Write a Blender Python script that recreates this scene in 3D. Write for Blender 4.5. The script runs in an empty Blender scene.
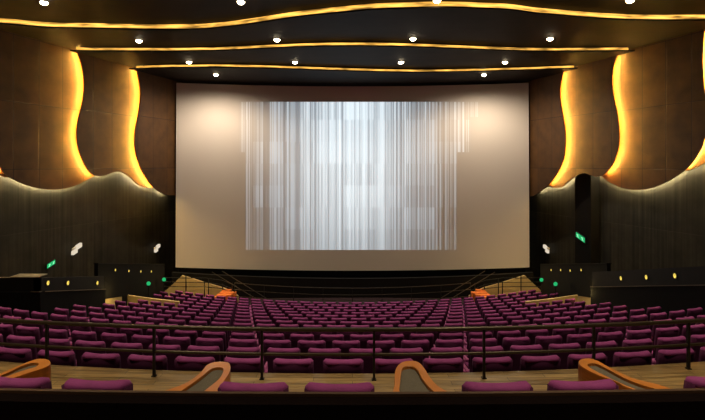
import bpy, bmesh, math, random
from mathutils import Vector, Matrix
random.seed(7)
scn = bpy.context.scene
COL = scn.collection
CZ = 2.42            # eye height above the cross aisle floor
F = 500.0            # focal length in pixels of a 705 px wide frame
PX, PY = 352.5, 165.0

# ---------------------------------------------------------------- materials
def new_mat(name):
    m = bpy.data.materials.new(name); m.use_nodes = True
    nt = m.node_tree; nt.nodes.clear()
    out = nt.nodes.new('ShaderNodeOutputMaterial')
    return m, nt, out
def N(nt, typ, **kw):
    n = nt.nodes.new(typ)
    for k, v in kw.items(): setattr(n, k, v)
    return n
def mathn(nt, op, a, b=None, c=None, clamp=False):
    n = nt.nodes.new('ShaderNodeMath'); n.operation = op; n.use_clamp = clamp
    for i, v in enumerate((a, b, c)):
        if v is None: continue
        if isinstance(v, (int, float)): n.inputs[i].default_value = v
        else: nt.links.new(v, n.inputs[i])
    return n.outputs[0]
def mix(nt, fac, a, b):
    n = nt.nodes.new('ShaderNodeMix'); n.data_type = 'RGBA'
    for i, v in ((0, fac), (6, a), (7, b)):
        if isinstance(v, (int, float)): n.inputs[i].default_value = v
        elif isinstance(v, tuple): n.inputs[i].default_value = (*v, 1)
        else: nt.links.new(v, n.inputs[i])
    return n.outputs[2]
def surface(name, col, rough=.6, metal=0., var=.25, scale=6., bump=0., bscale=40., sheen=0., stretch=(1, 1, 1), spec=.5):
    m, nt, out = new_mat(name)
    b = N(nt, 'ShaderNodeBsdfPrincipled')
    tc = N(nt, 'ShaderNodeTexCoord'); mp = N(nt, 'ShaderNodeMapping'); mp.inputs['Scale'].default_value = stretch
    nt.links.new(tc.outputs['Object'], mp.inputs['Vector'])
    no = N(nt, 'ShaderNodeTexNoise'); no.inputs['Scale'].default_value = scale; no.inputs['Detail'].default_value = 4
    nt.links.new(mp.outputs[0], no.inputs['Vector'])
    c = mix(nt, no.outputs['Fac'], tuple(v * (1 - var) for v in col), tuple(min(1, v * (1 + var)) for v in col))
    nt.links.new(c, b.inputs['Base Color'])
    b.inputs['Roughness'].default_value = rough; b.inputs['Metallic'].default_value = metal
    b.inputs['Specular IOR Level'].default_value = spec
    if sheen:
        b.inputs['Sheen Weight'].default_value = sheen; b.inputs['Sheen Tint'].default_value = (*[min(1, v * 2.5) for v in col], 1)
        b.inputs['Sheen Roughness'].default_value = .4
    if bump:
        n2 = N(nt, 'ShaderNodeTexNoise'); n2.inputs['Scale'].default_value = bscale
        nt.links.new(mp.outputs[0], n2.inputs['Vector'])
        bp = N(nt, 'ShaderNodeBump'); bp.inputs['Strength'].default_value = bump; bp.inputs['Distance'].default_value = .01
        nt.links.new(n2.outputs['Fac'], bp.inputs['Height']); nt.links.new(bp.outputs[0], b.inputs['Normal'])
    nt.links.new(b.outputs[0], out.inputs[0])
    return m
def glow(name, col, strength, var=0., scale=1., stretch=(1, 1, 1)):
    m, nt, out = new_mat(name)
    e = N(nt, 'ShaderNodeEmission'); e.inputs['Color'].default_value = (*col, 1); e.inputs['Strength'].default_value = strength
    if var:
        tc = N(nt, 'ShaderNodeTexCoord'); no = N(nt, 'ShaderNodeTexNoise'); no.inputs['Scale'].default_value = scale
        mp = N(nt, 'ShaderNodeMapping'); mp.inputs['Scale'].default_value = stretch
        nt.links.new(tc.outputs['Object'], mp.inputs['Vector']); nt.links.new(mp.outputs[0], no.inputs['Vector'])
        mr = N(nt, 'ShaderNodeMapRange'); mr.inputs['From Min'].default_value = .35; mr.inputs['From Max'].default_value = .65
        mr.inputs['To Min'].default_value = strength * (1 - var); mr.inputs['To Max'].default_value = strength * (1 + var)
        nt.links.new(no.outputs['Fac'], mr.inputs['Value']); nt.links.new(mr.outputs[0], e.inputs['Strength'])
    nt.links.new(e.outputs[0], out.inputs[0])
    return m
def panelled(name, col, seam, bw, bh, rough, metal=0., offs=(0, 0), ribs=0., seamw=.012, var=.2, squash_off=0., spec=.5):
    """cladding panels laid out in metres on the wall's own UV map"""
    m, nt, out = new_mat(name)
    b = N(nt, 'ShaderNodeBsdfPrincipled')
    tc = N(nt, 'ShaderNodeTexCoord'); mp = N(nt, 'ShaderNodeMapping')
    mp.inputs['Location'].default_value = (offs[0], offs[1], 0)
    nt.links.new(tc.outputs['UV'], mp.inputs['Vector'])
    br = N(nt, 'ShaderNodeTexBrick'); br.offset = squash_off; br.squash = 1
    br.inputs['Scale'].default_value = 1; br.inputs['Mortar Size'].default_value = seamw; br.inputs['Mortar Smooth'].default_value = .3
    br.inputs['Brick Width'].default_value = bw; br.inputs['Row Height'].default_value = bh; br.inputs['Bias'].default_value = 0
    br.inputs['Color1'].default_value = (*[v * (1 - var) for v in col], 1); br.inputs['Color2'].default_value = (*[v * (1 + var) for v in col], 1)
    br.inputs['Mortar'].default_value = (*seam, 1)
    nt.links.new(mp.outputs[0], br.inputs['Vector'])
    no = N(nt, 'ShaderNodeTexNoise'); no.inputs['Scale'].default_value = 1.4; no.inputs['Detail'].default_value = 6
    nt.links.new(mp.outputs[0], no.inputs['Vector'])
    mr = N(nt, 'ShaderNodeMapRange'); mr.inputs['From Min'].default_value = .3; mr.inputs['From Max'].default_value = .7
    mr.inputs['To Min'].default_value = .7; mr.inputs['To Max'].default_value = 1.3
    nt.links.new(no.outputs['Fac'], mr.inputs['Value'])
    vm = N(nt, 'ShaderNodeVectorMath'); vm.operation = 'SCALE'
    nt.links.new(br.outputs['Color'], vm.inputs[0]); nt.links.new(mr.outputs[0], vm.inputs['Scale'])
    colr = vm.outputs[0]
    h = mathn(nt, 'MULTIPLY', br.outputs['Fac'], -1.)
    if ribs:
        mp2 = N(nt, 'ShaderNodeMapping'); mp2.inputs['Scale'].default_value = (1, .02, 1)
        nt.links.new(tc.outputs['UV'], mp2.inputs['Vector'])
        n3 = N(nt, 'ShaderNodeTexNoise'); n3.inputs['Scale'].default_value = ribs; n3.inputs['Detail'].default_value = 3
        nt.links.new(mp2.outputs[0], n3.inputs['Vector'])
        mr2 = N(nt, 'ShaderNodeMapRange'); mr2.inputs['From Min'].default_value = .35; mr2.inputs['From Max'].default_value = .65
        mr2.inputs['To Min'].default_value = .6; mr2.inputs['To Max'].default_value = 1.4
        nt.links.new(n3.outputs['Fac'], mr2.inputs['Value'])
        v2 = N(nt, 'ShaderNodeVectorMath'); v2.operation = 'SCALE'
        nt.links.new(colr, v2.inputs[0]); nt.links.new(mr2.outputs[0], v2.inputs['Scale']); colr = v2.outputs[0]
        h = mathn(nt, 'ADD', h, n3.outputs['Fac'])
    nt.links.new(colr, b.inputs['Base Color'])
    bp = N(nt, 'ShaderNodeBump'); bp.inputs['Strength'].default_value = .5; bp.inputs['Distance'].default_value = .02
    nt.links.new(h, bp.inputs['Height']); nt.links.new(bp.outputs[0], b.inputs['Normal'])
    b.inputs['Roughness'].default_value = rough; b.inputs['Metallic'].default_value = metal
    b.inputs['Specular IOR Level'].default_value = spec
    nt.links.new(b.outputs[0], out.inputs[0])
    return m

M = {}
M['bronze'] = panelled('bronze_cladding', (.092, .041, .011), (.032, .014, .005), 1.15, 2.65, .55, .0, (.3, -2.25), seamw=.018, spec=.3)
M['wainscot'] = panelled('charcoal_cladding', (.024, .0215, .014), (.05, .042, .028), 3.2, 3.4, .6, .0, (.2, .4), ribs=6., seamw=.007, squash_off=.5, spec=.25)
M['black_band'] = surface('black_laminate', (.006, .0055, .0045), .65, bump=.05, spec=.25)
M['black'] = surface('matt_black', (.006, .0055, .005), .85, spec=.15)
M['parapet'] = surface('dark_brown_cloth', (.005, .0025, .0025), .9, spec=.05, bump=.3, bscale=60)
M['parapet_highlight'] = surface('brown_edge_highlight', (.07, .035, .018), .6)  # highlight along the parapet's top edge, put into the colour
M['ledge'] = surface('brown_ledge', (.14, .105, .06), .6)
M['ceiling'] = panelled('dark_brown_ceiling', (.012, .0065, .004), (.005, .003, .002), 30., 1.3, .7, 0, (0, 0), seamw=.02, spec=.12)
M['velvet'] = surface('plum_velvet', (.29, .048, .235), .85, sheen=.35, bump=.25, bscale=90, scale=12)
M['velvet_back_shade'] = surface('plum_back_shade', (.075, .015, .06), .9, bump=.2, bscale=80, scale=10, spec=.2)  # darker copy of the plum: shade on the chair backs painted in
M['arm'] = surface('plum_arm', (.36, .08, .26), .75, sheen=.3)
M['frame'] = surface('black_metal', (.02, .018, .016), .45, .6)
M['rail'] = surface('bronze_black_rail', (.05, .036, .021), .42, .4)
M['wood'] = surface('honey_wood', (.60, .215, .032), .3, var=.3, scale=5, stretch=(1, 1, 9), bump=.05)
M['pad'] = surface('grey_weave', (.135, .125, .095), .85, bump=.5, bscale=160, var=.2, scale=40)
M['carpet'] = surface('plum_carpet', (.03, .012, .018), .95, bump=.3, bscale=50)
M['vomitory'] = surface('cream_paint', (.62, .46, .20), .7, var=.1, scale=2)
M['orange_carpet'] = surface('orange_carpet', (.75, .20, .035), .9, var=.4, scale=5)
M['white'] = surface('white_plastic', (.75, .70, .62), .5)
M['stage'] = surface('stage_black', (.008, .007, .007), .7, spec=.2)
def floor_mat():
    m, nt, out = new_mat('oak_planks')
    b = N(nt, 'ShaderNodeBsdfPrincipled')
    tc = N(nt, 'ShaderNodeTexCoord')
    br = N(nt, 'ShaderNodeTexBrick'); br.offset = .4
    br.inputs['Scale'].default_value = 1; br.inputs['Mortar Size'].default_value = .003
    br.inputs['Brick Width'].default_value = 1.1; br.inputs['Row Height'].default_value = .10
    br.inputs['Color1'].default_value = (.42, .30, .125, 1); br.inputs['Color2'].default_value = (.25, .17, .07, 1); br.inputs['Mortar'].default_value = (.04, .025, .012, 1)
    nt.links.new(tc.outputs['Object'], br.inputs['Vector'])
    mp = N(nt, 'ShaderNodeMapping'); mp.inputs['Scale'].default_value = (.8, 14, 1)
    nt.links.new(tc.outputs['Object'], mp.inputs['Vector'])
    no = N(nt, 'ShaderNodeTexNoise'); no.inputs['Scale'].default_value = 3; no.inputs['Detail'].default_value = 6
    nt.links.new(mp.outputs[0], no.inputs['Vector'])
    mr = N(nt, 'ShaderNodeMapRange'); mr.inputs['From Min'].default_value = .3; mr.inputs['From Max'].default_value = .7
    mr.inputs['To Min'].default_value = .55; mr.inputs['To Max'].default_value = 1.35
    nt.links.new(no.outputs['Fac'], mr.inputs['Value'])
    vm = N(nt, 'ShaderNodeVectorMath'); vm.operation = 'SCALE'
    nt.links.new(br.outputs['Color'], vm.inputs[0]); nt.links.new(mr.outputs[0], vm.inputs['Scale'])
    nt.links.new(vm.outputs[0], b.inputs['Base Color']); b.inputs['Roughness'].default_value = .38
    nt.links.new(b.outputs[0], out.inputs[0])
    return m
M['planks'] = floor_mat()
M['led_amber'] = glow('amber_light_strip', (1., .53, .095), 380., .2, 2.)
M['led_ceiling'] = glow('gold_light_strip', (1., .50, .085), 1.15, .75, 1., (1.1, 1.1, 9.))
M['led_pale'] = glow('pale_light_strip', (1., .80, .42), 120.)
M['bulb'] = glow('warm_bulb', (1., .80, .50), 28.)
M['step_glow'] = glow('yellow_step_light', (1., .72, .12), 1.0, .3, 14.)
M['green'] = glow('green_sign_face', (.03, .62, .20), .75)
M['green_white'] = glow('green_sign_symbol', (.35, 1., .55), 1.0)
M['soft_white'] = glow('white_sign_face', (1., .86, .66), .75)

def screen_mat():
    """white perforated cinema screen showing a projected picture of fine vertical lines"""
    m, nt, out = new_mat('projection_screen')
    b = N(nt, 'ShaderNodeBsdfPrincipled'); b.inputs['Roughness'].default_value = .8; b.inputs['Specular IOR Level'].default_value = .1
    b.inputs['Base Color'].default_value = (.74, .66, .58, 1)
    tc = N(nt, 'ShaderNodeTexCoord'); sp = N(nt, 'ShaderNodeSeparateXYZ')
    nt.links.new(tc.outputs['UV'], sp.inputs[0])          # UV laid out in metres on the screen cloth
    x, z = sp.outputs[0], sp.outputs[1]
    def ramp(v, a, bb):
        r = N(nt, 'ShaderNodeMapRange'); r.clamp = True
        r.inputs['From Min'].default_value = a; r.inputs['From Max'].default_value = bb
        nt.links.new(v, r.inputs['Value']); return r.outputs[0]
    def noise1(v, s, w=0., det=2., rough=.6):
        n = N(nt, 'ShaderNodeTexNoise'); n.noise_dimensions = '1D'; n.inputs['Scale'].default_value = s; n.inputs['Detail'].default_value = det
        n.inputs['Roughness'].default_value = rough
        vv = mathn(nt, 'ADD', v, w); nt.links.new(vv, n.inputs['W']); return n.outputs['Fac']
    def white2(a, c):
        cb = N(nt, 'ShaderNodeCombineXYZ'); nt.links.new(a, cb.inputs[0]); nt.links.new(c, cb.inputs[1])
        w = N(nt, 'ShaderNodeTexWhiteNoise'); w.noise_dimensions = '2D'; nt.links.new(cb.outputs[0], w.inputs['Vector']); return w.outputs['Value']
    # slot of the picture each band fills
    band = mathn(nt, 'FLOOR', mathn(nt, 'DIVIDE', z, 1.25))
    # left and right edge steps
    hi = mathn(nt, 'GREATER_THAN', z, 5.15); mid = mathn(nt, 'GREATER_THAN', z, 3.15)
    left = mathn(nt, 'ADD', -6.12, mathn(nt, 'MULTIPLY', mid, -.33))
    right = mathn(nt, 'ADD', mathn(nt, 'ADD', 6.0, mathn(nt, 'MULTIPLY', mid, .70)), mathn(nt, 'MULTIPLY', hi, .45))
    inx = mathn(nt, 'MULTIPLY', mathn(nt, 'GREATER_THAN', x, left), mathn(nt, 'LESS_THAN', x, right))
    inz = mathn(nt, 'MULTIPLY', mathn(nt, 'GREATER_THAN', z, -2.42), mathn(nt, 'LESS_THAN', z, 6.02))
    inside = mathn(nt, 'MULTIPLY', inx, inz)
    # centre strong, sides thinning out into separate lines, in blocks
    cx = mathn(nt, 'ABSOLUTE', mathn(nt, 'ADD', x, .15))
    env = mathn(nt, 'SUBTRACT', 1., ramp(cx, .8, 5.4))
    blk = white2(mathn(nt, 'FLOOR', mathn(nt, 'MULTIPLY', mathn(nt, 'ADD', x, .5), .58)), band)
    c1 = white2(mathn(nt, 'FLOOR', mathn(nt, 'MULTIPLY', x, 19.)), mathn(nt, 'MULTIPLY', x, 0.))
    c2 = white2(mathn(nt, 'FLOOR', mathn(nt, 'MULTIPLY', x, 9.)), mathn(nt, 'FLOOR', mathn(nt, 'DIVIDE', z, 2.5)))
    dens = mathn(nt, 'ADD', mathn(nt, 'MULTIPLY', env, .34), mathn(nt, 'ADD', .44, mathn(nt, 'MULTIPLY', blk, .24)))
    line = mathn(nt, 'MULTIPLY', mathn(nt, 'SUBTRACT', c1, mathn(nt, 'SUBTRACT', 1., dens), clamp=True), 2.2, clamp=True)
    fine = ramp(noise1(x, 3.2, 5., 2., .8), .3, .7)
    line = mathn(nt, 'MULTIPLY', line, mathn(nt, 'ADD', .62, mathn(nt, 'MULTIPLY', c2, .38)))
    inten = mathn(nt, 'ADD', mathn(nt, 'MULTIPLY', line, mathn(nt, 'ADD', .40, mathn(nt, 'MULTIPLY', env, .08))),
                  mathn(nt, 'MULTIPLY', mathn(nt, 'MULTIPLY', env, .56), mathn(nt, 'ADD', .72, mathn(nt, 'MULTIPLY', fine, .38))))
    inten = mathn(nt, 'MULTIPLY', inten, mathn(nt, 'ADD', .96, mathn(nt, 'MULTIPLY', blk, .06)))
    inten = mathn(nt, 'MULTIPLY', mathn(nt, 'MULTIPLY', inten, inside), 1.0)
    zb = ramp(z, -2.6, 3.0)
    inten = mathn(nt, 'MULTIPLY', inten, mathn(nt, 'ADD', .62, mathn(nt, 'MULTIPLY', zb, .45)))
    e = N(nt, 'ShaderNodeEmission')
    c = mix(nt, ramp(inten, .1, .75), (.58, .75, .90), (.78, .92, 1.0))
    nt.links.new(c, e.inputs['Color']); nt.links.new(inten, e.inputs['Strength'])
    ad = N(nt, 'ShaderNodeAddShader'); nt.links.new(b.outputs[0], ad.inputs[0]); nt.links.new(e.outputs[0], ad.inputs[1])
    nt.links.new(ad.outputs[0], out.inputs[0])
    return m
M['screen'] = screen_mat()

# ---------------------------------------------------------------- helpers
def link(name, me, mats, parent=None, smooth=False):
    o = bpy.data.objects.new(name, me)
    for m in (mats if isinstance(mats, (list, tuple)) else [mats]): me.materials.append(m)
    if smooth:
        for p in me.polygons: p.use_smooth = True
    COL.objects.link(o)
    if parent: o.parent = parent
    return o
def obj(name, bm, mats, parent=None, smooth=False):
    bmesh.ops.recalc_face_normals(bm, faces=bm.faces)
    me = bpy.data.meshes.new(name); bm.to_mesh(me); bm.free()
    return link(name, me, mats, parent, smooth)
def tag(o, label, cat, group=None, kind=None):
    o['label'] = label; o['category'] = cat
    if group: o['group'] = group
    if kind: o['kind'] = kind
    return o
def thing(name, label, cat, loc, rz=0, group=None):
    o = bpy.data.objects.new(name, None); o.location = loc; o.rotation_euler = (0, 0, rz); o.empty_display_size = .2
    COL.objects.link(o); return tag(o, label, cat, group)
def struct(o): o['kind'] = 'structure'; return o
def box(bm, c, s, bev=0., seg=2, rot=None):
    r = bmesh.ops.create_cube(bm, size=1.)
    vs = r['verts']
    for v in vs: v.co = Vector((v.co.x * s[0], v.co.y * s[1], v.co.z * s[2]))
    if bev:
        es = list({e for v in vs for e in v.link_edges})
        g = bmesh.ops.bevel(bm, geom=es, offset=bev, segments=seg, affect='EDGES', profile=.6)
        vs = list({v for f in g['faces'] for v in f.verts} | {v for v in vs if v.is_valid})
    if rot is not None:
        for v in vs: v.co = rot @ v.co
    for v in vs: v.co += Vector(c)
    return vs
def tube(bm, pts, r, n=8, closed=False):
    pts = [Vector(p) for p in pts]; rings = []
    for i, p in enumerate(pts):
        a = pts[i - 1] if i > 0 else (pts[-1] if closed else p); b = pts[(i + 1) % len(pts)] if (i < len(pts) - 1 or closed) else p
        t = (b - a).normalized()
        u = t.cross(Vector((0, 0, 1)))
        if u.length < .1: u = t.cross(Vector((1, 0, 0)))
        u.normalize(); w = u.cross(t)
        rings.append([bm.verts.new(p + u * math.cos(k * 2 * math.pi / n) * r + w * math.sin(k * 2 * math.pi / n) * r) for k in range(n)])
    for i in range(len(rings) - 1 + (1 if closed else 0)):
        A, B = rings[i], rings[(i + 1) % len(rings)]
        for k in range(n): bm.faces.new((A[k], A[(k + 1) % n], B[(k + 1) % n], B[k]))
    if not closed:
        bm.faces.new(rings[0]); bm.faces.new(rings[-1][::-1])
def catmull(P, sub=6):
    out = []
    n = len(P)
    for i in range(n - 1):
        p0 = P[max(0, i - 1)]; p1 = P[i]; p2 = P[i + 1]; p3 = P[min(n - 1, i + 2)]
        for k in range(sub):
            t = k / sub
            out.append(tuple(.5 * (2 * b + (c - a) * t + (2 * a - 5 * b + 4 * c - d) * t * t + (3 * b - a - 3 * c + d) * t ** 3) for a, b, c, d in zip(p0, p1, p2, p3)))
    out.append(tuple(P[-1])); return out
def resample(P, n):
    L = [0]
    for a, b in zip(P, P[1:]): L.append(L[-1] + math.dist(a, b))
    out = []
    j = 0
    for k in range(n):
        d = L[-1] * k / (n - 1)
        while j < len(L) - 2 and L[j + 1] < d: j += 1
        t = (d - L[j]) / max(1e-9, L[j + 1] - L[j])
        out.append(tuple(a + (b - a) * t for a, b in zip(P[j], P[j + 1])))
    return out
def extrude_poly(bm, pts, n_vec, th):
    """closed outline of 3D points, given thickness th along n_vec"""
    A = [bm.verts.new(p) for p in pts]; B = [bm.verts.new(Vector(p) + n_vec * th) for p in pts]
    bm.faces.new(A); bm.faces.new(B[::-1])
    for i in range(len(A)):
        j = (i + 1) % len(A); bm.faces.new((A[i], B[i], B[j], A[j]))

# ---------------------------------------------------------------- side walls: two planes closing in on the screen
SL = .29
def wallX(side, off, Y): return side * (9.8 + off + SL * (28 - Y))
def onwall(side, off, px, py):
    t = abs(px - PX) / F
    Y = (9.8 + off + SL * 28) / (t + SL)
    return (Y, CZ - (py - PY) * Y / F)
def wp(side, off, Y, z): return Vector((wallX(side, off, Y), Y, z))
def w_out(side): return Vector((side * 1., SL * 1., 0)).normalized()     # pointing out of the room
CEIL = [5.42, 5.18, 4.95, 4.72]     # undersides of the four ceiling tiers above the eye
def wall_uv(o, side):
    me = o.data; uv = me.uv_layers.new(name='UVMap')
    for l in me.loops:
        c = me.vertices[l.vertex_index].co
        uv.data[l.index].uv = (c.y * 1.041, c.z)
WALL_OFF = 1.8
for side, nm in ((-1, 'left'), (1, 'right')):
    bm = bmesh.new()
    pts = [wp(side, WALL_OFF, -3, -8), wp(side, WALL_OFF, 31, -8), wp(side, WALL_OFF, 31, CZ + 5.6), wp(side, WALL_OFF, -3, CZ + 5.6)]
    extrude_poly(bm, pts, w_out(side), .2)
    o = struct(obj('wall_' + nm, bm, M['wainscot'])); wall_uv(o, side)

# upper panels: (offset, near edge top->bottom in the tier, bottom edge, hidden far end, tier)
PAN = {
 -1: [
  (.15, 3, [(136, 66), (139, 80), (141, 95), (139, 112), (135.5, 130), (135, 145), (138, 160), (143, 172), (150, 183), (157, 190)], [(166, 194.5), (176.5, 195.5)], None),
  (.60, 2, [(77, 48), (82, 65), (84.5, 85), (83, 102), (79, 118), (77, 132), (78.5, 148), (83, 160), (88, 170), (95, 175.5)], [(104, 176), (110, 173.5), (118, 171.8), (124, 173), (131, 178), (138, 184.5), (145, 187.5), (158, 187)], 158),
  (1.05, 1, [(-9, 20), (-6, 45), (-5, 65), (-7, 85), (-11, 105), (-11, 125), (-8, 143), (-3, 158), (2, 170)], [(10, 177.3), (25, 184.5), (42, 189), (60, 189.5), (75, 186), (87, 180), (98, 174), (108, 168)], 108),
 ],
 1: [
  (.15, 3, [(563, 67), (560.5, 80), (559.5, 95), (562, 112), (565, 130), (565, 145), (563, 160), (557, 173), (549, 184)], [(541, 191), (533, 195.5), (530, 196.5)], None),
  (.60, 2, [(618, 48), (614, 62), (611.5, 78), (613, 95), (617, 115), (619, 132), (618, 148), (613, 163), (605, 173)], [(597, 176.5), (590, 175), (584, 173), (577, 175), (568, 182), (560, 187.5), (547, 187)], 547),
  (1.05, 1, [(705, 22), (702.5, 45), (702, 65), (703.5, 85), (706, 105), (706, 125), (703, 143), (696, 157), (687, 168)], [(672, 179), (655, 187), (638, 190), (620, 187.5), (606, 180), (600, 175), (590, 168)], 590),
 ]}
def inset(P, d):
    out = []
    for i, p in enumerate(P):
        a = P[max(0, i - 1)]; b = P[min(len(P) - 1, i + 1)]
        t = Vector((b[0] - a[0], b[1] - a[1])).normalized()
        out.append((p[0] - t.y * d, p[1] + t.x * d))
    return out
def recess(side, off, y, z, d):
    """a point deeper behind the panel by d, tucked back from its edge so the strip stays concealed"""
    t = abs(wallX(side, off, y)) / y
    y2 = (9.8 + off + d + SL * 28) / (t + SL) if y > 5 else y
    return wp(side, off + d, y2, CZ + (z - CZ) * y2 / y if y > 5 else z)
ti = 1
SN = {-1: 'left', 1: 'right'}
PN = {3: 'nearest the screen', 2: 'second from the screen', 1: 'nearest the viewer'}
for side in (-1, 1):
    out = w_out(side)
    for off, tier, near, bot, far in PAN[side]:
        edge = [onwall(side, off, *p) for p in near]
        bott = [onwall(side, off, *p) for p in bot]
        topz = CZ + CEIL[tier] + .06
        full = catmull(edge + bott, 6)
        ne = (len(edge) - 1) * 6
        Yf = full[-1][0]
        if tier == 3: full.append((29.5, full[-1][1])); Yf = 29.5
        poly = [(full[0][0], topz)] + full + [(Yf, topz)]
        bm = bmesh.new()
        extrude_poly(bm, [wp(side, off, y, z) for y, z in poly], out, .05)
        o = struct(obj('trim_%d' % ti, bm, M['bronze'])); wall_uv(o, side); ti += 1
        # light strips behind the waving edges
        bm = bmesh.new()
        tube(bm, [recess(side, off, y, min(z, CZ + CEIL[tier] + .02), .27) for y, z in inset(full[:ne + 1], .03)], .02, 6)
        tag(obj('light_strip', bm, M['led_amber']), 'amber strip behind the %s wall panel %s' % (SN[side], PN[tier]), 'light strip', 'amber strips on the side walls')
        bm = bmesh.new()
        tube(bm, [recess(side, off, y, z, 1.8 - off - .15) for y, z in inset([q for q in full[ne + 1:] if q[0] < 27.4], .045)], .02, 6)
        tag(obj('light_strip', bm, M['led_pale']), 'pale strip under the %s wall panel %s' % (SN[side], PN[tier]), 'light strip', 'pale strips under the wall panels')
    # the panel that runs on behind the viewer
    off = 1.4
    if side == -1: b0 = [(9, 177.5), (0, 175), (-20, 168), (-60, 160)]
    else: b0 = [(680, 171), (688, 170.3), (697, 167), (705, 163), (730, 156), (780, 150)]
    if side == -1: b0 = [(30, 172)] + b0
    pts = catmull([onwall(side, off, *p) for p in b0], 6)
    zl = pts[-1][1]
    poly = [(pts[0][0], CZ + 5.48)] + pts + [(-2.8, zl), (-2.8, CZ + 5.48)]
    bm = bmesh.new()
    extrude_poly(bm, [wp(side, off, y, z) for y, z in poly], out, .05)
    o = struct(obj('trim_%d' % ti, bm, M['bronze'])); wall_uv(o, side); ti += 1
    bm = bmesh.new()
    tube(bm, [wp(side, off, y, z + .10) + out * .12 for y, z in pts + [(-2.6, zl)]], .02, 6)
    tag(obj('light_strip', bm, M['led_pale']), 'pale light strip low on the %s wall at the very edge of the picture' % SN[side], 'light strip', 'pale strips under the wall panels')

# ---------------------------------------------------------------- ceiling tiers with waving front edges
STRIPS = {
 1: (5.325, [(-60, 17), (0, 20), (48, 24), (95, 25), (140, 26), (180, 26), (204, 25.5), (230, 23), (256, 19.5), (299, 13), (341, 8.6), (375, 5.5), (407, 4.3), (444, 3.5), (479, 4.5), (510, 6), (536, 9.5), (554, 11), (596, 14.5), (644, 16.5), (705, 16.5), (765, 15)]),
 2: (5.06, [(20, 48), (76, 48.7), (143, 49), (180, 49), (227, 48), (284, 45.3), (341, 43.7), (407, 44.5), (479, 47.3), (536, 49), (620, 48.7), (680, 48)]),
 3: (4.82, [(90, 67), (136, 67), (170, 65.9), (227, 65.6), (284, 67), (341, 69), (407, 70.6), (464, 70), (536, 68), (563, 66.9), (610, 66)])}
def yz_clip(Y): return wallX(1, .9, Y)
curves = {}
for i, (h, P) in STRIPS.items():
    c = []
    for px, py in P:
        Y = h * F / (PY - py); c.append(((px - PX) * Y / F, Y))
    c = catmull(c, 8)
    curves[i] = c
for i in range(4):
    zu = CZ + CEIL[i]
    bm = bmesh.new()
    if i == 0: near = [(-19.5, -3), (19.5, -3)]
    else: near = curves[i]
    far = 31 if i == 3 else {0: 20.2, 1: 22.6, 2: 27.0}[i]
    if i == 0: poly = [(-20.4, -3), (20.4, -3), (wallX(1, 1.75, far), far), (wallX(-1, 1.75, far), far)]
    else:
        offc = {1: 1.08, 2: .63, 3: .18}[i]
        cl = [(x, y) for x, y in near if abs(x) < wallX(1, offc + .04, y)]
        poly = cl + [(wallX(1, offc + .04, cl[-1][1]), cl[-1][1]), (wallX(1, offc + .04, far), far), (wallX(-1, offc + .04, far), far), (wallX(-1, offc + .04, cl[0][1]), cl[0][1])]
        # strip: gold-lit band standing on the tier's front lip
        bs = bmesh.new()
        lip = [(x, y + .05) for x, y in cl if abs(x) < wallX(1, offc - .10, y)]
        h0 = STRIPS[i][0]; w_ = .08 if i == 1 else .055
        rows = [[bs.verts.new((x, y + dy, CZ + h0 + dz)) for x, y in lip] for dy, dz in ((0, -w_), (0, w_), (.03, w_), (.03, -w_))]
        for a in range(4):
            A, B = rows[a], rows[(a + 1) % 4]
            for k in range(len(lip) - 1): bs.faces.new((A[k], A[k + 1], B[k + 1], B[k]))
        bs.faces.new([r[0] for r in rows]); bs.faces.new([r[-1] for r in rows][::-1])
        tag(obj('light_strip', bs, M['led_ceiling']), {1: 'topmost waving gold light strip crossing the ceiling, nearest the viewer', 2: 'middle one of the three gold light strips crossing the ceiling', 3: 'lowest gold light strip crossing the ceiling just above the screen'}[i], 'light strip', 'gold strips across the ceiling')
    extrude_poly(bm, [Vector((x, y, zu)) for x, y in poly], Vector((0, 0, 1)), .06 if i else .2)
    o = struct(obj('ceiling' if i == 0 else 'ceiling_tier', bm, M['ceiling']))
    uv = o.data.uv_layers.new(name='UVMap')
    for l in o.data.loops:
        c = o.data.vertices[l.vertex_index].co; uv.data[l.index].uv = (c.x + 40, c.y)
bm = bmesh.new(); box(bm, (0, 14, CZ + 5.75), (44, 36, .1)); struct(obj('ceiling_slab', bm, M['black']))
bm = bmesh.new(); box(bm, (0, 31.1, 0), (22, .2, 17)); struct(obj('wall_front', bm, M['black']))
bm = bmesh.new(); box(bm, (0, -3.1, 1), (43, .2, 15)); struct(obj('wall_back', bm, M['parapet']))

# ---------------------------------------------------------------- screen
W, H = 48, 10
bm = bmesh.new(); uvl = bm.loops.layers.uv.new('UVMap')
def scr(x):
    q = 1 - (x / 9.85) ** 2
    return 27.9 + 1.3 * q, CZ + 4.60 + .0 * q, CZ - 5.70 - .46 * q
grid = []
for side_y in (0, .05):
    g = []
    for j in range(H + 1):
        r = []
        for i in range(W + 1):
            x = -9.85 + 19.7 * i / W; y, zt, zb = scr(x); z = zt + (zb - zt) * j / H
            r.append(bm.verts.new((x, y + side_y - (j - H / 2) * .012, z)))
        g.append(r)
    grid.append(g)
for s in (0, 1):
    for j in range(H):
        for i in range(W):
            bm.faces.new((grid[s][j][i], grid[s][j][i + 1], grid[s][j + 1][i + 1], grid[s][j + 1][i]))
for i in range(W):
    bm.faces.new((grid[0][0][i], grid[0][0][i + 1], grid[1][0][i + 1], grid[1][0][i])); bm.faces.new((grid[0][H][i], grid[0][H][i + 1], grid[1][H][i + 1], grid[1][H][i]))
for j in range(H):
    bm.faces.new((grid[0][j][0], grid[0][j + 1][0], grid[1][j + 1][0], grid[1][j][0])); bm.faces.new((grid[0][j][W], grid[0][j + 1][W], grid[1][j + 1][W], grid[1][j][W]))
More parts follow.
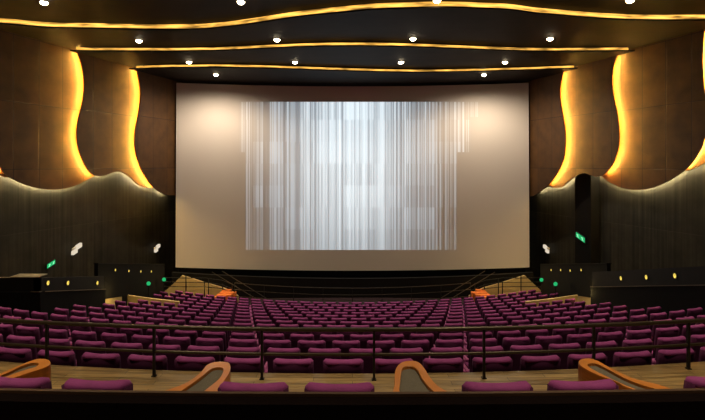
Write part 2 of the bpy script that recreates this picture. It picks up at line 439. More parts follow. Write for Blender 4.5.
for f in bm.faces:
    for l in f.loops:
        l[uvl].uv = (l.vert.co.x * (28.5 / l.vert.co.y), CZ + (l.vert.co.z - CZ) * (28.5 / l.vert.co.y))
scr_o = obj('cinema_screen', bm, M['screen'], smooth=False)
tag(scr_o, 'huge curved cinema screen lit with fine pale vertical lines, filling the front wall', 'screen')

# ---------------------------------------------------------------- terraces
NR = 14
def rowZ(k): return 6.05 + 1.33 * k
def rowH(k): return 2.33 + .364 * k - .0039 * k * k
def rowR(k): return 26. - k * .62
def arcY(Y0, R, x): return Y0 + x * x / (2 * R)
st = [(-3, 1e6, .80), (2.56, 40, .80), (2.56, 40, 0.), (5.80, 26, 0.)]
for k in range(NR):
    zf = CZ - rowH(k) - 1.0
    y0 = rowZ(k) - .25
    st.append((y0, rowR(k), zf))
    st.append((rowZ(k + 1) - .25 if k < NR - 1 else 26.6, rowR(k) if k < NR - 1 else 18, zf))
st.append((31, 1e6, st[-1][2]))
def xlim(Y0, R):
    x = 10.
    for _ in range(60): x = .5 * x + .5 * wallX(1, 1.78, arcY(Y0, R, x))
    return max(9.0, x)
bm = bmesh.new(); U = 48; prev = None
for idx, (Y0, R, z) in enumerate(st):
    xm = xlim(Y0, R)
    r = [bm.verts.new((xm * (2 * u / U - 1), arcY(Y0, R, xm * (2 * u / U - 1)), z)) for u in range(U + 1)]
    if prev:
        for u in range(U):
            f = bm.faces.new((prev[u], prev[u + 1], r[u + 1], r[u]))
            f.material_index = 1 if idx == 3 else 0
    prev = r
struct(obj('floor', bm, [M['carpet'], M['planks']]))

# parapet in front of the viewer
def arc_wall(bm, x0, x1, yf, zt, zb, th, n=24):
    rows = []
    for i in range(n + 1):
        x = x0 + (x1 - x0) * i / n; y = yf(x)
        t = zt(x) if callable(zt) else zt; b = zb(x) if callable(zb) else zb
        rows.append([bm.verts.new(p) for p in ((x, y, b), (x, y, t), (x, y + th, t), (x, y + th, b))])
    for A, B in zip(rows, rows[1:]):
        for k in range(4): bm.faces.new((A[k], A[(k + 1) % 4], B[(k + 1) % 4], B[k]))
    bm.faces.new(rows[0]); bm.faces.new(rows[-1][::-1])
par = thing('parapet', 'dark brown parapet wall across the very bottom of the picture', 'wall', (0, 2.5, 0))
bm = bmesh.new(); arc_wall(bm, -8, 8, lambda x: x * x / 80 , 1.220, .0, .10)
obj('wall_panel', bm, M['parapet'], par)
bm = bmesh.new(); arc_wall(bm, -8, 8, lambda x: x * x / 80 + .085, 1.236, 1.220, .025)  # thin bead drawn as the highlight line on the far top edge
obj('edge_highlight', bm, M['parapet_highlight'], par)

# ---------------------------------------------------------------- seats
def seat_parts():
    P = []
    bm = bmesh.new()        # backrest, slightly reclined, seen from behind
    n, m = 8, 6
    G = []
    for s in (0, 1):
        g = []
        for j in range(m + 1):
            v = j / m; z = .34 + .63 * v; r = []
            for i in range(n + 1):
                u = 2 * i / n - 1; hw = .234 + .008 * v
                x = u * hw; y = -.02 - .10 * v + (.035 * u * u) + (0 if s == 0 else .085 - .02 * abs(u) ** 3)
                r.append(bm.verts.new((x, y, z)))
            g.append(r)
        G.append(g)
    for s in (0, 1):
        for j in range(m):
            for i in range(n): bm.faces.new((G[s][j][i], G[s][j][i + 1], G[s][j + 1][i + 1], G[s][j + 1][i]))
    for j in range(m):
        for i in (0, n): bm.faces.new((G[0][j][i], G[0][j + 1][i], G[1][j + 1][i], G[1][j][i]))
    for i in range(n):
        for j in (0, m): bm.faces.new((G[0][j][i], G[0][j][i + 1], G[1][j][i + 1], G[1][j][i]))
    P.append(('backrest', bm, 'velvet_back_shade'))
    bm = bmesh.new()        # rolled headrest with fuller ends
    n, m = 14, 10; R = []
    for i in range(n + 1):
        u = 2 * i / n - 1
        x = .240 * math.copysign(abs(u) ** .8, u)
        e = max(0., 1 - abs(u) ** 7) ** .5
        ry = (.052 + .012 * u * u) * (.25 + .75 * e); rz = (.034 + .012 * u * u) * (.25 + .75 * e)
        cy, cz = -.068 + .03 * u * u, .965
        R.append([bm.verts.new((x, cy + ry * math.cos(a * 2 * math.pi / m), cz + rz * math.sin(a * 2 * math.pi / m))) for a in range(m)])
    for A, B in zip(R, R[1:]):
        for k in range(m): bm.faces.new((A[k], A[(k + 1) % m], B[(k + 1) % m], B[k]))
    bm.faces.new(R[0]); bm.faces.new(R[-1][::-1])
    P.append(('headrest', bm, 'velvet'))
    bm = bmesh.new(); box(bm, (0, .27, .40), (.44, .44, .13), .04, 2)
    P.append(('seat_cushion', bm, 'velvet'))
    for sx in (-1, 1):
        bm = bmesh.new(); box(bm, (sx * .268, .20, .60), (.055, .42, .06), .02, 2); P.append(('armrest', bm, 'arm'))
    bm = bmesh.new(); box(bm, (0, .12, .17), (.30, .08, .34), .01, 1); box(bm, (0, .14, .012), (.40, .28, .024))
    P.append(('pedestal', bm, 'frame'))
    return P
seat_count = 0
proto = None
def ordw(n):
    W_ = ['', 'first', 'second', 'third', 'fourth', 'fifth', 'sixth', 'seventh', 'eighth', 'ninth', 'tenth', 'eleventh', 'twelfth', 'thirteenth', 'fourteenth', 'fifteenth', 'sixteenth', 'seventeenth', 'eighteenth', 'nineteenth', 'twentieth']
    return W_[n]
def make_seat(loc, rz, label, group):
    global proto
    if proto is None:
        proto = thing('cinema_chair', label, 'chair', loc, rz, group)
        for nm, bm, mt in seat_parts(): obj(nm, bm, M[mt], proto, True)
        return proto
    r = proto.copy(); COL.objects.link(r); r.location = loc; r.rotation_euler = (0, 0, rz); r['label'] = label; r['group'] = group
    for ch in proto.children:
        c = ch.copy(); COL.objects.link(c); c.parent = r
    return r
# the nearest row, in pairs between the wooden dividers
FZ = 3.5
fore = [(-2.40, 'plum chair top left of the leftmost wooden divider, cut by the picture edge'),
        (-1.80, 'plum chair top between the two left wooden dividers, alone and farther left of its neighbours'),
        (-.69, 'plum chair top just right of the second wooden divider from the left'),
        (-.09, 'plum chair top just left of the arched wooden divider at the centre'),
        (1.01, 'plum chair top standing right of the arched wooden divider, first of that pair'),
        (1.62, 'plum chair top that overlaps the foot of the rightmost wooden divider'),
        (2.63, 'plum chair top cut off by the right edge of the picture, beside the parapet')]
fore[1] = (-1.80, 'plum chair top in the foreground, right beside the leftmost wooden divider')
seats_all = []
for X, lab in fore:
    make_seat((X, arcY(FZ + .03, 30, X), -.10), -math.atan(-X / 30) if False else math.atan(X / 30), lab, 'chairs in front of the parapet')
BASE = -.075
rows = []
for k in range(NR):
    off = -.11 + (.30 if k % 2 else 0)
    R = rowR(k); xs = []
    for i in range(-26, 27):
        X = off + .60 * i
        Y = arcY(rowZ(k), R, X)
        a = math.atan(X / R)
        lim = 9.15 if k < 5 else (8.8 if k < 10 else (7.1 if k == 10 else 9.2))
        if abs(X) > lim: continue
        pxl = PX + F * (X - .27) / Y; pxr = PX + F * (X + .27) / Y
        if pxr < 1 or pxl > 704: continue
        xs.append((X, Y, a))
    rows.append(xs)
# nearest rows are individuals
budget = 300 - len(fore); used = 0
rest = []
RN = ['first', 'second', 'third', 'fourth', 'fifth', 'sixth', 'seventh', 'eighth', 'ninth', 'tenth', 'eleventh', 'twelfth', 'thirteenth', 'fourteenth']
cands = []
for k, xs in enumerate(rows):
    z = CZ - rowH(k) - 1.0
    n = len(xs)
    for j, (X, Y, a) in enumerate(xs):
        if j < (n + 1) // 2:
            pos = ('leftmost' if j == 0 else ordw(j + 1) + ' from the left')
        else:
            q = n - 1 - j
            pos = ('rightmost' if q == 0 else ordw(q + 1) + ' from the right')
        lab = 'plum cinema chair, %s in the %s row beyond the railing' % (pos, RN[k])
        if used < budget:
            make_seat((X, Y, z), a, lab, 'chairs in the curved rows beyond the railing'); used += 1
        else: rest.append((X, Y, z, a))
# the farthest rows
bm = bmesh.new(); mi = {'velvet': 0, 'velvet_back_shade': 1, 'arm': 2, 'frame': 3}
for nm, b2, mt in seat_parts():
    me = bpy.data.meshes.new('tmp'); b2.to_mesh(me); b2.free()
    for X, Y, z, a in rest:
        s0 = len(bm.verts); f0 = len(bm.faces)
        bm.from_mesh(me)
        bm.verts.ensure_lookup_table(); bm.faces.ensure_lookup_table()
        Mx = Matrix.Translation((X, Y, z)) @ Matrix.Rotation(a, 4, 'Z')
        for v in bm.verts[s0:]: v.co = Mx @ v.co
        for f in bm.faces[f0:]: f.material_index = mi[mt]
    bpy.data.meshes.remove(me)
o = obj('cinema_chair', bm, [M['velvet'], M['velvet_back_shade'], M['arm'], M['frame']], None, True)
tag(o, 'farthest rows of small plum cinema chairs below the screen', 'chairs', kind='stuff')
print('SEATS', used, len(rest), [len(r) for r in rows])

# ---------------------------------------------------------------- railing in front of the first row
rail = thing('railing', 'low dark two-bar railing curving across the whole wooden aisle floor', 'railing', (0, 5.63, 0))
def railY(x): return x * x / 52
pts = [(x / 4, railY(x / 4), 0) for x in range(-24, 25)]
bm = bmesh.new(); tube(bm, [(x, y, .565) for x, y, _ in pts], .024, 10); obj('top_rail', bm, M['rail'], rail, True)
bm = bmesh.new(); tube(bm, [(x, y, .285) for x, y, _ in pts], .018, 8); obj('middle_rail', bm, M['rail'], rail, True)
for px in (-62, 46, 154, 262, 374, 484, 594, 690, 790):
    x = (px - PX) * 5.63 / F; x = (px - PX) * (5.63 + railY(x)) / F
    bm = bmesh.new(); box(bm, (x, railY(x), .28), (.026, .045, .56), .004, 1); box(bm, (x, railY(x), .006), (.05, .05, .012))
    obj('post', bm, M['frame'], rail)

# ---------------------------------------------------------------- wooden dividers
ZT = .54
def flr(px, py, z=ZT):
    Y = (CZ - z) * F / (py - PY); return ((px - PX) * Y / F, Y)
DIV = [
 ('honey wood divider with a grey top at the far left, cut by the picture edge',
  [(-30, 392), (-32, 388), (-14, 380), (0, 373.6), (9, 369.5), (20, 365), (31, 360.6), (38.7, 358.6), (46, 358.8), (50.3, 361), (50, 364.5), (42, 368.5), (28, 373), (9, 379.5), (-3, 384), (-12, 389), (-20, 393)],
  [(-24, 388), (-14, 383), (0, 376), (9.3, 372), (21.7, 366), (32.5, 362.9), (38, 363), (38.7, 364.6), (35.6, 366.8), (24.8, 370), (9, 375.4), (-3, 380.5), (-18, 387)]),
 ('honey wood divider with a grey top, its tail sweeping down to the left',
  [(175, 394.5), (156, 394), (162.5, 391.5), (178.7, 386), (191, 380), (201, 371.8), (207, 364.8), (215, 361.8), (225, 361.6), (230, 363.6), (230, 370.7), (225.5, 379), (219.5, 388), (216, 394)],
  [(176, 393.5), (181, 391), (195, 381.4), (205, 373.8), (211, 368.9), (217, 367.3), (222.3, 367.6), (223.5, 370.7), (219, 379), (208, 388), (202, 393)]),
 ('arched wooden divider with a grey top, seen end-on right of the centre',
  [(420, 395), (394.3, 394.5), (394.5, 384), (395, 371), (399, 364), (405, 361), (414, 360.6), (420, 363), (425, 369), (430, 377), (438, 386), (450, 393), (452, 395)],
  [(418, 393.5), (400.5, 393), (400.5, 378), (402, 369), (406, 366.6), (413, 366.6), (418, 370.4), (422, 378), (430, 388), (436, 392.5)]),
 ('honey wood divider with a grey top, its tail sweeping down to the right',
  [(668, 394), (650, 394), (640, 392), (632, 389), (623, 385.6), (616.6, 381.8), (597, 374.6), (587, 369.7), (579.5, 364.5), (578.3, 361), (581.6, 358.8), (589, 358.1), (597, 360.4), (608, 366.4), (622, 373.5), (635, 379), (656, 383.8), (669, 388), (680, 391), (684, 394)],
  [(660, 393), (645, 392), (630, 387), (619, 382.3), (606, 376), (597, 371.6), (589, 367), (587.6, 364.4), (593.6, 363.1), (602, 366), (613, 372), (626.5, 379), (642, 385), (656, 389), (668, 392.5)]),
]
for lab, outer, inner in DIV:
    A = resample(catmull([flr(*p) for p in outer], 5), 56); B = resample(catmull([flr(*p) for p in inner], 5), 56)
    cx = sum(p[0] for p in A) / 56; cy = sum(p[1] for p in A) / 56
    t = thing('wooden_divider', lab, 'divider', (cx, cy, 0), 0, 'wooden dividers between the nearest seats')
    bm = bmesh.new()
    a0 = [bm.verts.new((x - cx, y - cy, 0)) for x, y in A]; a1 = [bm.verts.new((x - cx, y - cy, ZT - .012)) for x, y in A]
    a2 = [bm.verts.new((cx + (x - cx) * .985 - cx, cy + (y - cy) * .985 - cy, ZT)) for x, y in A]
    b1 = [bm.verts.new((x - cx, y - cy, ZT)) for x, y in B]; b0 = [bm.verts.new((x - cx, y - cy, ZT - .05)) for x, y in B]
    L = [a0, a1, a2, b1, b0]
    for P, Q in zip(L, L[1:]):
        for i in range(56): j = (i + 1) % 56; bm.faces.new((P[i], P[j], Q[j], Q[i]))
    bm.faces.new(a0)
    obj('wooden_shell', bm, M['wood'], t)
    bm = bmesh.new(); extrude_poly(bm, [Vector((x - cx, y - cy, ZT - .06)) for x, y in B], Vector((0, 0, 1)), .035)
    obj('top_pad', bm, M['pad'], t)

# ---------------------------------------------------------------- side parapets with round lights
PXL = 9.3
def unp(px, py, Y): return Vector(((px - PX) * Y / F, Y, CZ - (py - PY) * Y / F))
def yplane(px, X): return X / (abs(px - PX) / F)
def band(parent, name, side, X, y0, y1, ht, hb, th, mat, n=12):
    """upright slab along the side of the seating; ht / hb give depth below the eye at Y"""
    bm = bmesh.new(); R_ = []
    for i in range(n + 1):
        Y = y0 + (y1 - y0) * i / n
        R_.append([bm.verts.new(p) for p in ((side * X, Y, CZ - hb(Y)), (side * X, Y, CZ - ht(Y)), (side * (X + th), Y, CZ - ht(Y)), (side * (X + th), Y, CZ - hb(Y)))])
    for A, B in zip(R_, R_[1:]):
        for k in range(4): bm.faces.new((A[k], A[(k + 1) % 4], B[(k + 1) % 4], B[k]))
    bm.faces.new(R_[0]); bm.faces.new(R_[-1][::-1])
    return obj(name, bm, mat, parent)
def lin(y0, v0, y1, v1): return lambda Y: v0 + (v1 - v0) * (Y - y0) / (y1 - y0)
# left box
tL = thing('side_parapet', 'black side parapet box with a pale ledge corner at the left edge', 'wall', (0, 0, 0), 0, None)
htL = lin(14.8, 3.34, 18.6, 4.13); hmL = lin(14.8, 3.75, 18.6, 4.62)
band(tL, 'upper_band', -1, 9.30, 14.8, 18.7, htL, hmL, .14, M['black_band'])
band(tL, 'lower_wall', -1, 9.24, 14.74, 18.7, hmL, lambda Y: 7.2, .22, M['black'])
band(tL, 'ledge', -1, 9.215, 14.72, 18.7, lambda Y: hmL(Y) - .012, lambda Y: hmL(Y) + .012, .26, M['ledge'])
bm = bmesh.new(); box(bm, (-11.55, 14.87, CZ - 3.545), (4.5, .14, .41)); obj('upper_band', bm, M['black_band'], tL)
bm = bmesh.new(); box(bm, (-11.5, 14.85, CZ - 5.5), (4.6, .22, 3.5)); obj('lower_wall', bm, M['black'], tL)
bm = bmesh.new(); box(bm, (-9.72, 15.02, CZ - 3.325), (.86, .46, .03), .008, 1); obj('ledge', bm, M['ledge'], tL)
tR = thing('side_parapet', 'long black side parapet rising towards the right edge, with three round lights', 'wall', (0, 0, 0))
htR = lin(13.2, 2.67, 19.6, 4.20); hmR = lin(13.2, 3.17, 19.6, 4.78)
band(tR, 'upper_band', 1, 9.30, 11.5, 19.4, htR, hmR, .14, M['black_band'])
band(tR, 'lower_wall', 1, 9.24, 11.5, 19.4, hmR, lambda Y: 7.2, .22, M['black'])
band(tR, 'ledge', 1, 9.215, 11.5, 19.4, lambda Y: hmR(Y) - .012, lambda Y: hmR(Y) + .012, .26, M['ledge'])
# farther parapets behind the exits
FX = 9.62
for side in (-1, 1):
    t = thing('side_parapet', 'farther black side parapet with a row of small lights, %s of the screen' % SN[side], 'wall', (0, 0, 0))
    ht = lin(19.4, 3.82, 24, 4.75); hm = lin(19.4, 5.20, 24, 6.1)
    band(t, 'upper_band', side, FX, 18.9, 25.6, ht, hm, .14, M['black'])
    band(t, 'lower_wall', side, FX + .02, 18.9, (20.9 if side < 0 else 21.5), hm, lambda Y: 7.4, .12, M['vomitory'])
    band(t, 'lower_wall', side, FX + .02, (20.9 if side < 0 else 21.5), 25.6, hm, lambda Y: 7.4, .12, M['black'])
    band(t, 'ledge', side, FX - .02, 18.9, 25.6, lambda Y: ht(Y) - .01, lambda Y: ht(Y) + .01, .2, M['black_band'])
# low cream walls of the exit passages crossing the seating
for side in (-1, 1):
    bm = bmesh.new()
    k = 9.62
    yf = lambda x: arcY(rowZ(9) + .95, rowR(9), x)
    x0, x1 = (side * 7.0, side * 9.55)
    arc_wall(bm, min(x0, x1), max(x0, x1), yf, lambda x: CZ - 5.52, CZ - 6.6, .10, 10)
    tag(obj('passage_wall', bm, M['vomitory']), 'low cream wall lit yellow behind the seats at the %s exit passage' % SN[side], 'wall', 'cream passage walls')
# pillar on the right wall
bm = bmesh.new()
p0 = onwall(1, 1.35, 591, 172); p1 = onwall(1, 1.35, 575, 172)
a, b = p0[0], p1[0]
box_pts = [wp(1, 1.35, a, 2.5), wp(1, 1.35, b, 2.5), wp(1, 1.79, b, 2.5), wp(1, 1.79, a, 2.5)]
extrude_poly(bm, box_pts, Vector((0, 0, -1)), 7.)
struct(obj('trim_20', bm, M['black']))

# round step lights
def round_light(name, loc, side, r, label, group, mat='step_glow'):
    t = thing(name, label, 'wall light', loc, 0, group)
    for nm, r0, r1, x, m in (('bezel', r * .82, r * 1.08, .02, 'frame'), ('lens', 0, r * .85, .015, mat)):
        bm = bmesh.new(); n = 20
        if r0: 
            rows_ = [[bm.verts.new((-side * xx, rr * math.cos(2 * math.pi * k / n), rr * math.sin(2 * math.pi * k / n))) for k in range(n)] for rr, xx in ((r1, 0), (r1, x), (r0, x), (r0, 0))]
            for A, B in zip(rows_, rows_[1:] + rows_[:1]):
                for k in range(n): bm.faces.new((A[k], A[(k + 1) % n], B[(k + 1) % n], B[k]))
        else:
            rows_ = [[bm.verts.new((-side * xx, rr * math.cos(2 * math.pi * k / n), rr * math.sin(2 * math.pi * k / n))) for k in range(n)] for rr, xx in ((r1, 0), (r1, x), (r1 * .6, x * 1.8))]
            for A, B in zip(rows_, rows_[1:]):
                for k in range(n): bm.faces.new((A[k], A[(k + 1) % n], B[(k + 1) % n], B[k]))
            bm.faces.new(rows_[0]); bm.faces.new(rows_[-1])
        obj(nm, bm, M[m], t, False)
def lamp_at(px, py, side, X, r, label, group):
    Y = X / (abs(px - PX) / F)
    round_light('round_wall_light', (side * X, Y, CZ - (py - PY) * Y / F), side, r, label, group)
for (px, py), w in zip(((47.5, 283), (67.5, 283), (97, 283)), ('nearest the pale ledge corner', 'in the middle of the three', 'nearest the screen')):
    lamp_at(px, py, -1, 9.30, .085, 'round yellow light on the left black parapet, %s' % w, 'round lights on the left parapet')
for (px, py), w in zip(((621.3, 278.3), (646.7, 277.2), (675.3, 275.8)), ('nearest the pillar', 'in the middle of the three', 'nearest the picture edge')):
    lamp_at(px, py, 1, 9.30, .085, 'round yellow light on the right black parapet, %s' % w, 'round lights on the right parapet')
for (px, py), w in zip(((115, 270), (128.5, 271), (140.5, 271.5), (151, 271.5)), ('farthest left', 'second from left', 'third from left', 'closest to the screen')):
    lamp_at(px, py, -1, FX, .06, 'small pale light in the far left row of four, %s' % w, 'small lights left of the screen')
for (px, py), w in zip(((581.5, 270), (570.5, 270.5), (561, 270), (551.5, 270)), ('in front of the black pillar', 'just left of the pillar', 'third from the pillar', 'closest to the screen')):
    lamp_at(px, py, 1, FX, .06, 'small pale light in the far right row of four, %s' % w, 'small lights right of the screen')

# ---------------------------------------------------------------- signs
def sign(px, py, side, w, h, label, kind, tilt=0., off=1.71):
    Y, z = onwall(side, off, px, py)
    p = wp(side, off, Y, z)
    ang = math.atan2(-side * SL, 1)            # wall direction
    t = thing('exit_sign' if kind == 'green' else 'wall_light', label, 'sign' if kind == 'green' else 'wall light', p, 0)
    d = Vector((-side * SL, 1, .38)).normalized(); inn = -w_out(side)
    def bx(c, s):    # c: along wall, up, proud
        bm = bmesh.new(); r = bmesh.ops.create_cube(bm, size=1)
        for v in r['verts']:
            v.co = d * (v.co.x * s[0] + c[0]) + Vector((0, 0, 1)) * (v.co.z * s[1] + c[1]) + inn * (v.co.y * s[2] + c[2])
        return bm
    if kind == 'green':
        obj('housing', bx((0, 0, .0), (w + .05, h + .05, .06)), M['frame'], t)
        for q in (-1, 1):
            g = obj('face', bx((q * w * .26, 0, .04), (w * .46, h, .03)), M['green'], t)
            bm = bx((q * w * .26, 0, .058), (w * .10, h * .6, .012)); b2 = bx((q * w * .26 + w * .06, h * .12, .058), (w * .16, h * .16, .012))
            me = bpy.data.meshes.new('t'); b2.to_mesh(me); b2.free(); bm.from_mesh(me); bpy.data.meshes.remove(me)
            b2 = bx((q * w * .26 - w * .05, -h * .2, .058), (w * .13, h * .14, .012))
            me = bpy.data.meshes.new('t'); b2.to_mesh(me); b2.free(); bm.from_mesh(me); bpy.data.meshes.remove(me)
            obj('symbol', bm, M['green_white'], g)
    else:
        obj('bracket', bx((0, 0, .0), (w * .5, h * .5, .10)), M['white'], t)
        obj('lamp_head', bx((w * .22, h * .22, .10), (w * .5, h * .5, .14)), M['soft_white'], t)
        obj('lamp_head', bx((-w * .25, -h * .18, .10), (w * .45, h * .45, .14)), M['soft_white'], t)
sign(50.5, 264, -1, .42, .17, 'green exit sign low on the left wall above the parapet corner', 'green')
sign(581, 237.3, 1, .66, .24, 'long green exit sign on the black pillar at the right', 'green', off=1.27)
sign(75, 249, -1, .55, .36, 'white twin light fixture on the left wall above the green exit sign', 'white')
sign(155.7, 248.3, -1, .42, .34, 'white twin light fixture on the dark wall just left of the screen', 'white')
sign(547.6, 249, 1, .42, .36, 'white twin light fixture on the dark wall just right of the screen', 'white')
# small green lights on posts beside the front corners
for px, py, side, lab in ((148.6, 283.5, -1, 'small green light left of the screen, the lower and farther from it'), (164, 279.5, -1, 'small green light left of the screen, the one nearer to it'),
                          (555.5, 284, 1, 'small green light right of the screen, the lower and farther from it'), (541.5, 279.8, 1, 'small green light right of the screen, the one nearer to it')):
    Y = 22.8 if abs(px - PX) > 195 else 24.7
    p = unp(px, py, Y)
    t = thing('green_marker_light', lab, 'light', p)
    bm = bmesh.new(); tube(bm, [(0, 0, -1.0 - .3 * (Y > 25)), (0, 0, -.10)], .02, 8); obj('post', bm, M['frame'], t)
    bm = bmesh.new(); bmesh.ops.create_uvsphere(bm, u_segments=12, v_segments=8, radius=.095)
    for v in bm.verts: v.co.y *= .5
    obj('lens', bm, M['green'], t, True)
    bm = bmesh.new(); bmesh.ops.create_cone(bm, cap_ends=True, segments=12, radius1=.06, radius2=.10, depth=.06)
    for v in bm.verts: v.co.z -= .11
    obj('socket', bm, M['frame'], t)

# ---------------------------------------------------------------- front: stage, exit ramps, rails
bm = bmesh.new()
arc_wall(bm, -9.9, 9.9, lambda x: 27.55 - .5 * (x / 9.85) ** 2 + .35, lambda x: CZ - 6.35 + .45 * (x / 9.85) ** 2, CZ - 7.6, .25, 32)
tag(obj('stage_front', bm, M['stage']), 'black stage front in the dark strip directly under the screen', 'stage')
for side in (-1, 1):
    nm = SN[side]
    mx = (lambda x: x) if side == -1 else (lambda x: 707 - x)
    yw = 26.9
    # cream gable-shaped wall beside the front exit
    pl = [(162, 294), (172, 285), (182, 275.5), (192, 278.5), (206, 283), (222, 287.5), (232, 291.5), (238, 296), (238, 303), (162, 303)]
    if side == 1: pl = [(mx(a), b) for a, b in pl]
    bm = bmesh.new(); extrude_poly(bm, [unp(a, b, yw) for a, b in pl], Vector((0, 1, 0)), .12)
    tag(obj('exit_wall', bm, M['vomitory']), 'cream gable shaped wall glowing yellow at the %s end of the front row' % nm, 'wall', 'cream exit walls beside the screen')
    # orange carpeted steps
    t = thing('carpet_steps', 'short flight of orange carpeted steps at the %s front exit' % nm, 'steps', unp(mx(227), 300, 25.9), 0, 'orange steps beside the screen')
    org = t.location.copy()
    for i, (a0_, a1_, b_, Yq) in enumerate(((214, 226, 296.5, 25.5), (217, 232, 294.2, 25.8), (220, 236, 292, 26.1), (222, 231, 289.6, 26.4))):
        q0, q1 = unp(mx(a0_), b_, Yq), unp(mx(a1_), b_, Yq)
        bm = bmesh.new(); zt = q0.z; zb = -5.1
        box(bm, ((q0.x + q1.x) / 2 - org.x, Yq - org.y, (zt + zb) / 2 - org.z), (abs(q1.x - q0.x), .3, zt - zb), .015, 1)
        obj('step', bm, M['orange_carpet'], t)
    # guard rail in front of the cream wall
    t = thing('guard_rail', 'dark guard rail with bars crossing the %s cream exit wall' % nm, 'railing', unp(mx(205), 300, 26.3), 0, 'guard rails beside the screen')
    org = t.location.copy(); Yr = 26.4
    for b0_, b1_ in ((282.0, 287.5), (286.5, 290.5), (277.8, 283)):
        bm = bmesh.new(); tube(bm, [unp(mx(160), b0_, Yr) - org, unp(mx(205), b0_ + .3, Yr) - org, unp(mx(222), (b0_ + b1_) / 2, Yr) - org, unp(mx(236), b1_ + 3, Yr) - org], .022, 6); obj('bar', bm, M['frame'], t)
    for a_, b_ in ((186, 276), (204.5, 281.5), (208.5, 279), (222.5, 284)):
        bm = bmesh.new(); tube(bm, [unp(mx(a_), b_, Yr) - org, unp(mx(a_), 300, Yr) - org], .028, 6); obj('post', bm, M['frame'], t)
    # sloping handrails down to the front
    t = thing('sloping_handrail', 'thin sloping handrail crossing the dark strip on the %s under the screen' % nm, 'handrail', unp(mx(248), 299, 26.0), 0, 'sloping handrails under the screen')
    org = t.location.copy()
    for (x0, y0, x1, y1) in ((222, 271, 269, 300), (212, 272, 258, 300)):
        bm = bmesh.new(); tube(bm, [unp(mx(x0), y0, 26.8) - org, unp(mx(x1), y1, 25.6) - org], .018, 6); obj('bar', bm, M['rail'], t)
    for (x, y) in ((232, 283), (250, 294)):
        bm = bmesh.new(); tube(bm, [unp(mx(x), y, 26.2) - org, unp(mx(x), 303, 26.2) - org], .016, 6); obj('post', bm, M['rail'], t)
t = thing('front_rail', 'three-bar rail curving through the dark strip between screen and front seats', 'railing', (0, 25.2, CZ - 7.4))
for yc, ys in ((288.3, 283), (295, 289.5), (300.6, 296.5)):
    pts = []
    for i in range(-12, 13):
        q = i / 12; px = PX + q * 118; py = yc + (ys - yc) * q * q; Y = 25.1 + .9 * q * q
        pts.append(unp(px, py, Y) - t.location)
    bm = bmesh.new(); tube(bm, pts, .022 if yc < 290 else .016, 6); obj('bar', bm, M['rail'], t)
for i in range(-4, 5):
    q = i / 4; px = PX + q * 118; Y = 25.1 + .9 * q * q
    bm = bmesh.new(); tube(bm, [unp(px, 288.3 + (283 - 288.3) * q * q, Y) - t.location, unp(px, 303, Y) - t.location], .016, 6); obj('post', bm, M['frame'], t)

# ---------------------------------------------------------------- downlights
def spot(loc, power, col=(1., .80, .55), ang=120, blend=.7, r=.08, tgt=None):
    l = bpy.data.lights.new('downlight_lamp', 'SPOT'); l.energy = power; l.color = col; l.spot_size = math.radians(ang); l.spot_blend = blend; l.shadow_soft_size = r
    o = bpy.data.objects.new('downlight_lamp', l); o.location = loc
    if tgt is not None: o.rotation_euler = (Vector(tgt) - Vector(loc)).to_track_quat('-Z', 'Y').to_euler()
    COL.objects.link(o); return o
dl = None
def downlight(x, y, tier, label, group, power):
    global dl
    loc = (x, y, CZ + CEIL[tier])
    if dl is None:
        dl = thing('downlight', label, 'ceiling light', loc, 0, group)
        bm = bmesh.new(); n = 20
        rr = [[bm.verts.new((r * math.cos(2 * math.pi * k / n), r * math.sin(2 * math.pi * k / n), z)) for k in range(n)] for r, z in ((.15, 0), (.15, -.025), (.105, -.03), (.105, 0))]
        for A, B in zip(rr, rr[1:] + rr[:1]):
            for k in range(n): bm.faces.new((A[k], A[(k + 1) % n], B[(k + 1) % n], B[k]))
        obj('trim_ring', bm, M['frame'], dl)
        bm = bmesh.new(); bmesh.ops.create_uvsphere(bm, u_segments=14, v_segments=8, radius=.125)
        for v in bm.verts: v.co.z = v.co.z * .8 - .02
        obj('bulb', bm, M['bulb'], dl, True)
    else:
        r = dl.copy(); COL.objects.link(r); r.location = loc; r['label'] = label; r['group'] = group
        for ch in dl.children: c = ch.copy(); COL.objects.link(c); c.parent = r
    if power: spot((x, y, CZ + CEIL[tier] - .17), power, ang=(76, 70, 64, 168)[tier], blend=(.6, .6, .6, .8)[tier], col=((1., .76, .48) if tier < 3 else (1., .84, .65)))
def dpix(px, py, tier):
    Y = CEIL[tier] * F / (PY - py); return ((px - PX) * Y / F, Y)
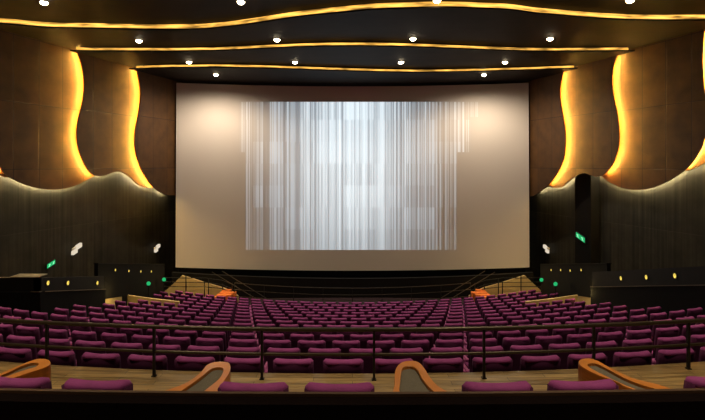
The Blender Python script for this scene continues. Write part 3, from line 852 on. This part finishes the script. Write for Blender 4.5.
DL = [(44, 1.5, 0, 'leftmost'), (241, 1, 0, 'second from left'), (437, -.5, 0, 'third from left'), (630, -.5, 0, 'rightmost'),
      (139, 40, 1, 'leftmost'), (277, 39, 1, 'second from left'), (413, 38, 1, 'third from left'), (550, 38, 1, 'rightmost'),
      (189, 61.5, 2, 'leftmost'), (295, 61.5, 2, 'second from left'), (401, 61.5, 2, 'third from left'), (505, 61.5, 2, 'rightmost'),
      (216, 74, 3, 'left'), (484, 74, 3, 'right')]
TN = ['at the top edge of the picture', 'between the upper two gold strips', 'just above the lowest gold strip', 'just under the lowest gold strip']
PW = [620, 560, 480, 1050]
for px, py, ti_, w in DL:
    x, y = dpix(px, py, ti_)
    n = 4 if ti_ < 3 else 2
    downlight(x, y, ti_, '%s of the %s bright ceiling downlights %s' % (w, 'four' if n == 4 else 'two', TN[ti_]), 'ceiling downlights', PW[ti_])
# the same rows go on overhead and behind the viewer
for y in (12.2, 8., 4., 0.4):
    for x in (-10, -4., 3., 9.5):
        downlight(x, y, 0, 'ceiling downlight above the viewer', 'downlights above the viewer', 640)

# lamps inside the exit passages
def point(loc, power, col, r=.1):
    l = bpy.data.lights.new('passage_lamp', 'POINT'); l.energy = power; l.color = col; l.shadow_soft_size = r
    o = bpy.data.objects.new('passage_lamp', l); o.location = loc; COL.objects.link(o)
for side in (-1, 1):
    point((side * 9.2, 19.7, CZ - 5.0), 14, (1., .72, .25))
    point((side * 8.3, 25.3, CZ - 5.7), 30, (1., .72, .25))
    point((side * 6.6, 25.5, CZ - 5.9), 10, (1., .60, .25))

# ---------------------------------------------------------------- world, camera
w = bpy.data.worlds.new('World'); scn.world = w; w.use_nodes = True
w.node_tree.nodes['Background'].inputs[0].default_value = (.01, .008, .006, 1); w.node_tree.nodes['Background'].inputs[1].default_value = .3
cam = bpy.data.cameras.new('Camera'); co = bpy.data.objects.new('Camera', cam); COL.objects.link(co)
cam.sensor_width = 36; cam.lens = F / 705 * 36; cam.shift_y = -(210 - PY) / 705; cam.clip_end = 200; cam.clip_start = .05
co.location = (0, 0, CZ); co.rotation_euler = (math.pi / 2, 0, 0)
scn.camera = co
scn.view_settings.view_transform = 'Standard'; scn.view_settings.look = 'None'; scn.view_settings.gamma = 1; scn.view_settings.use_curve_mapping = False
scn.view_settings.exposure = 0.
scn.cycles.use_denoising = True; scn.cycles.max_bounces = 6; scn.cycles.sample_clamp_indirect = 4
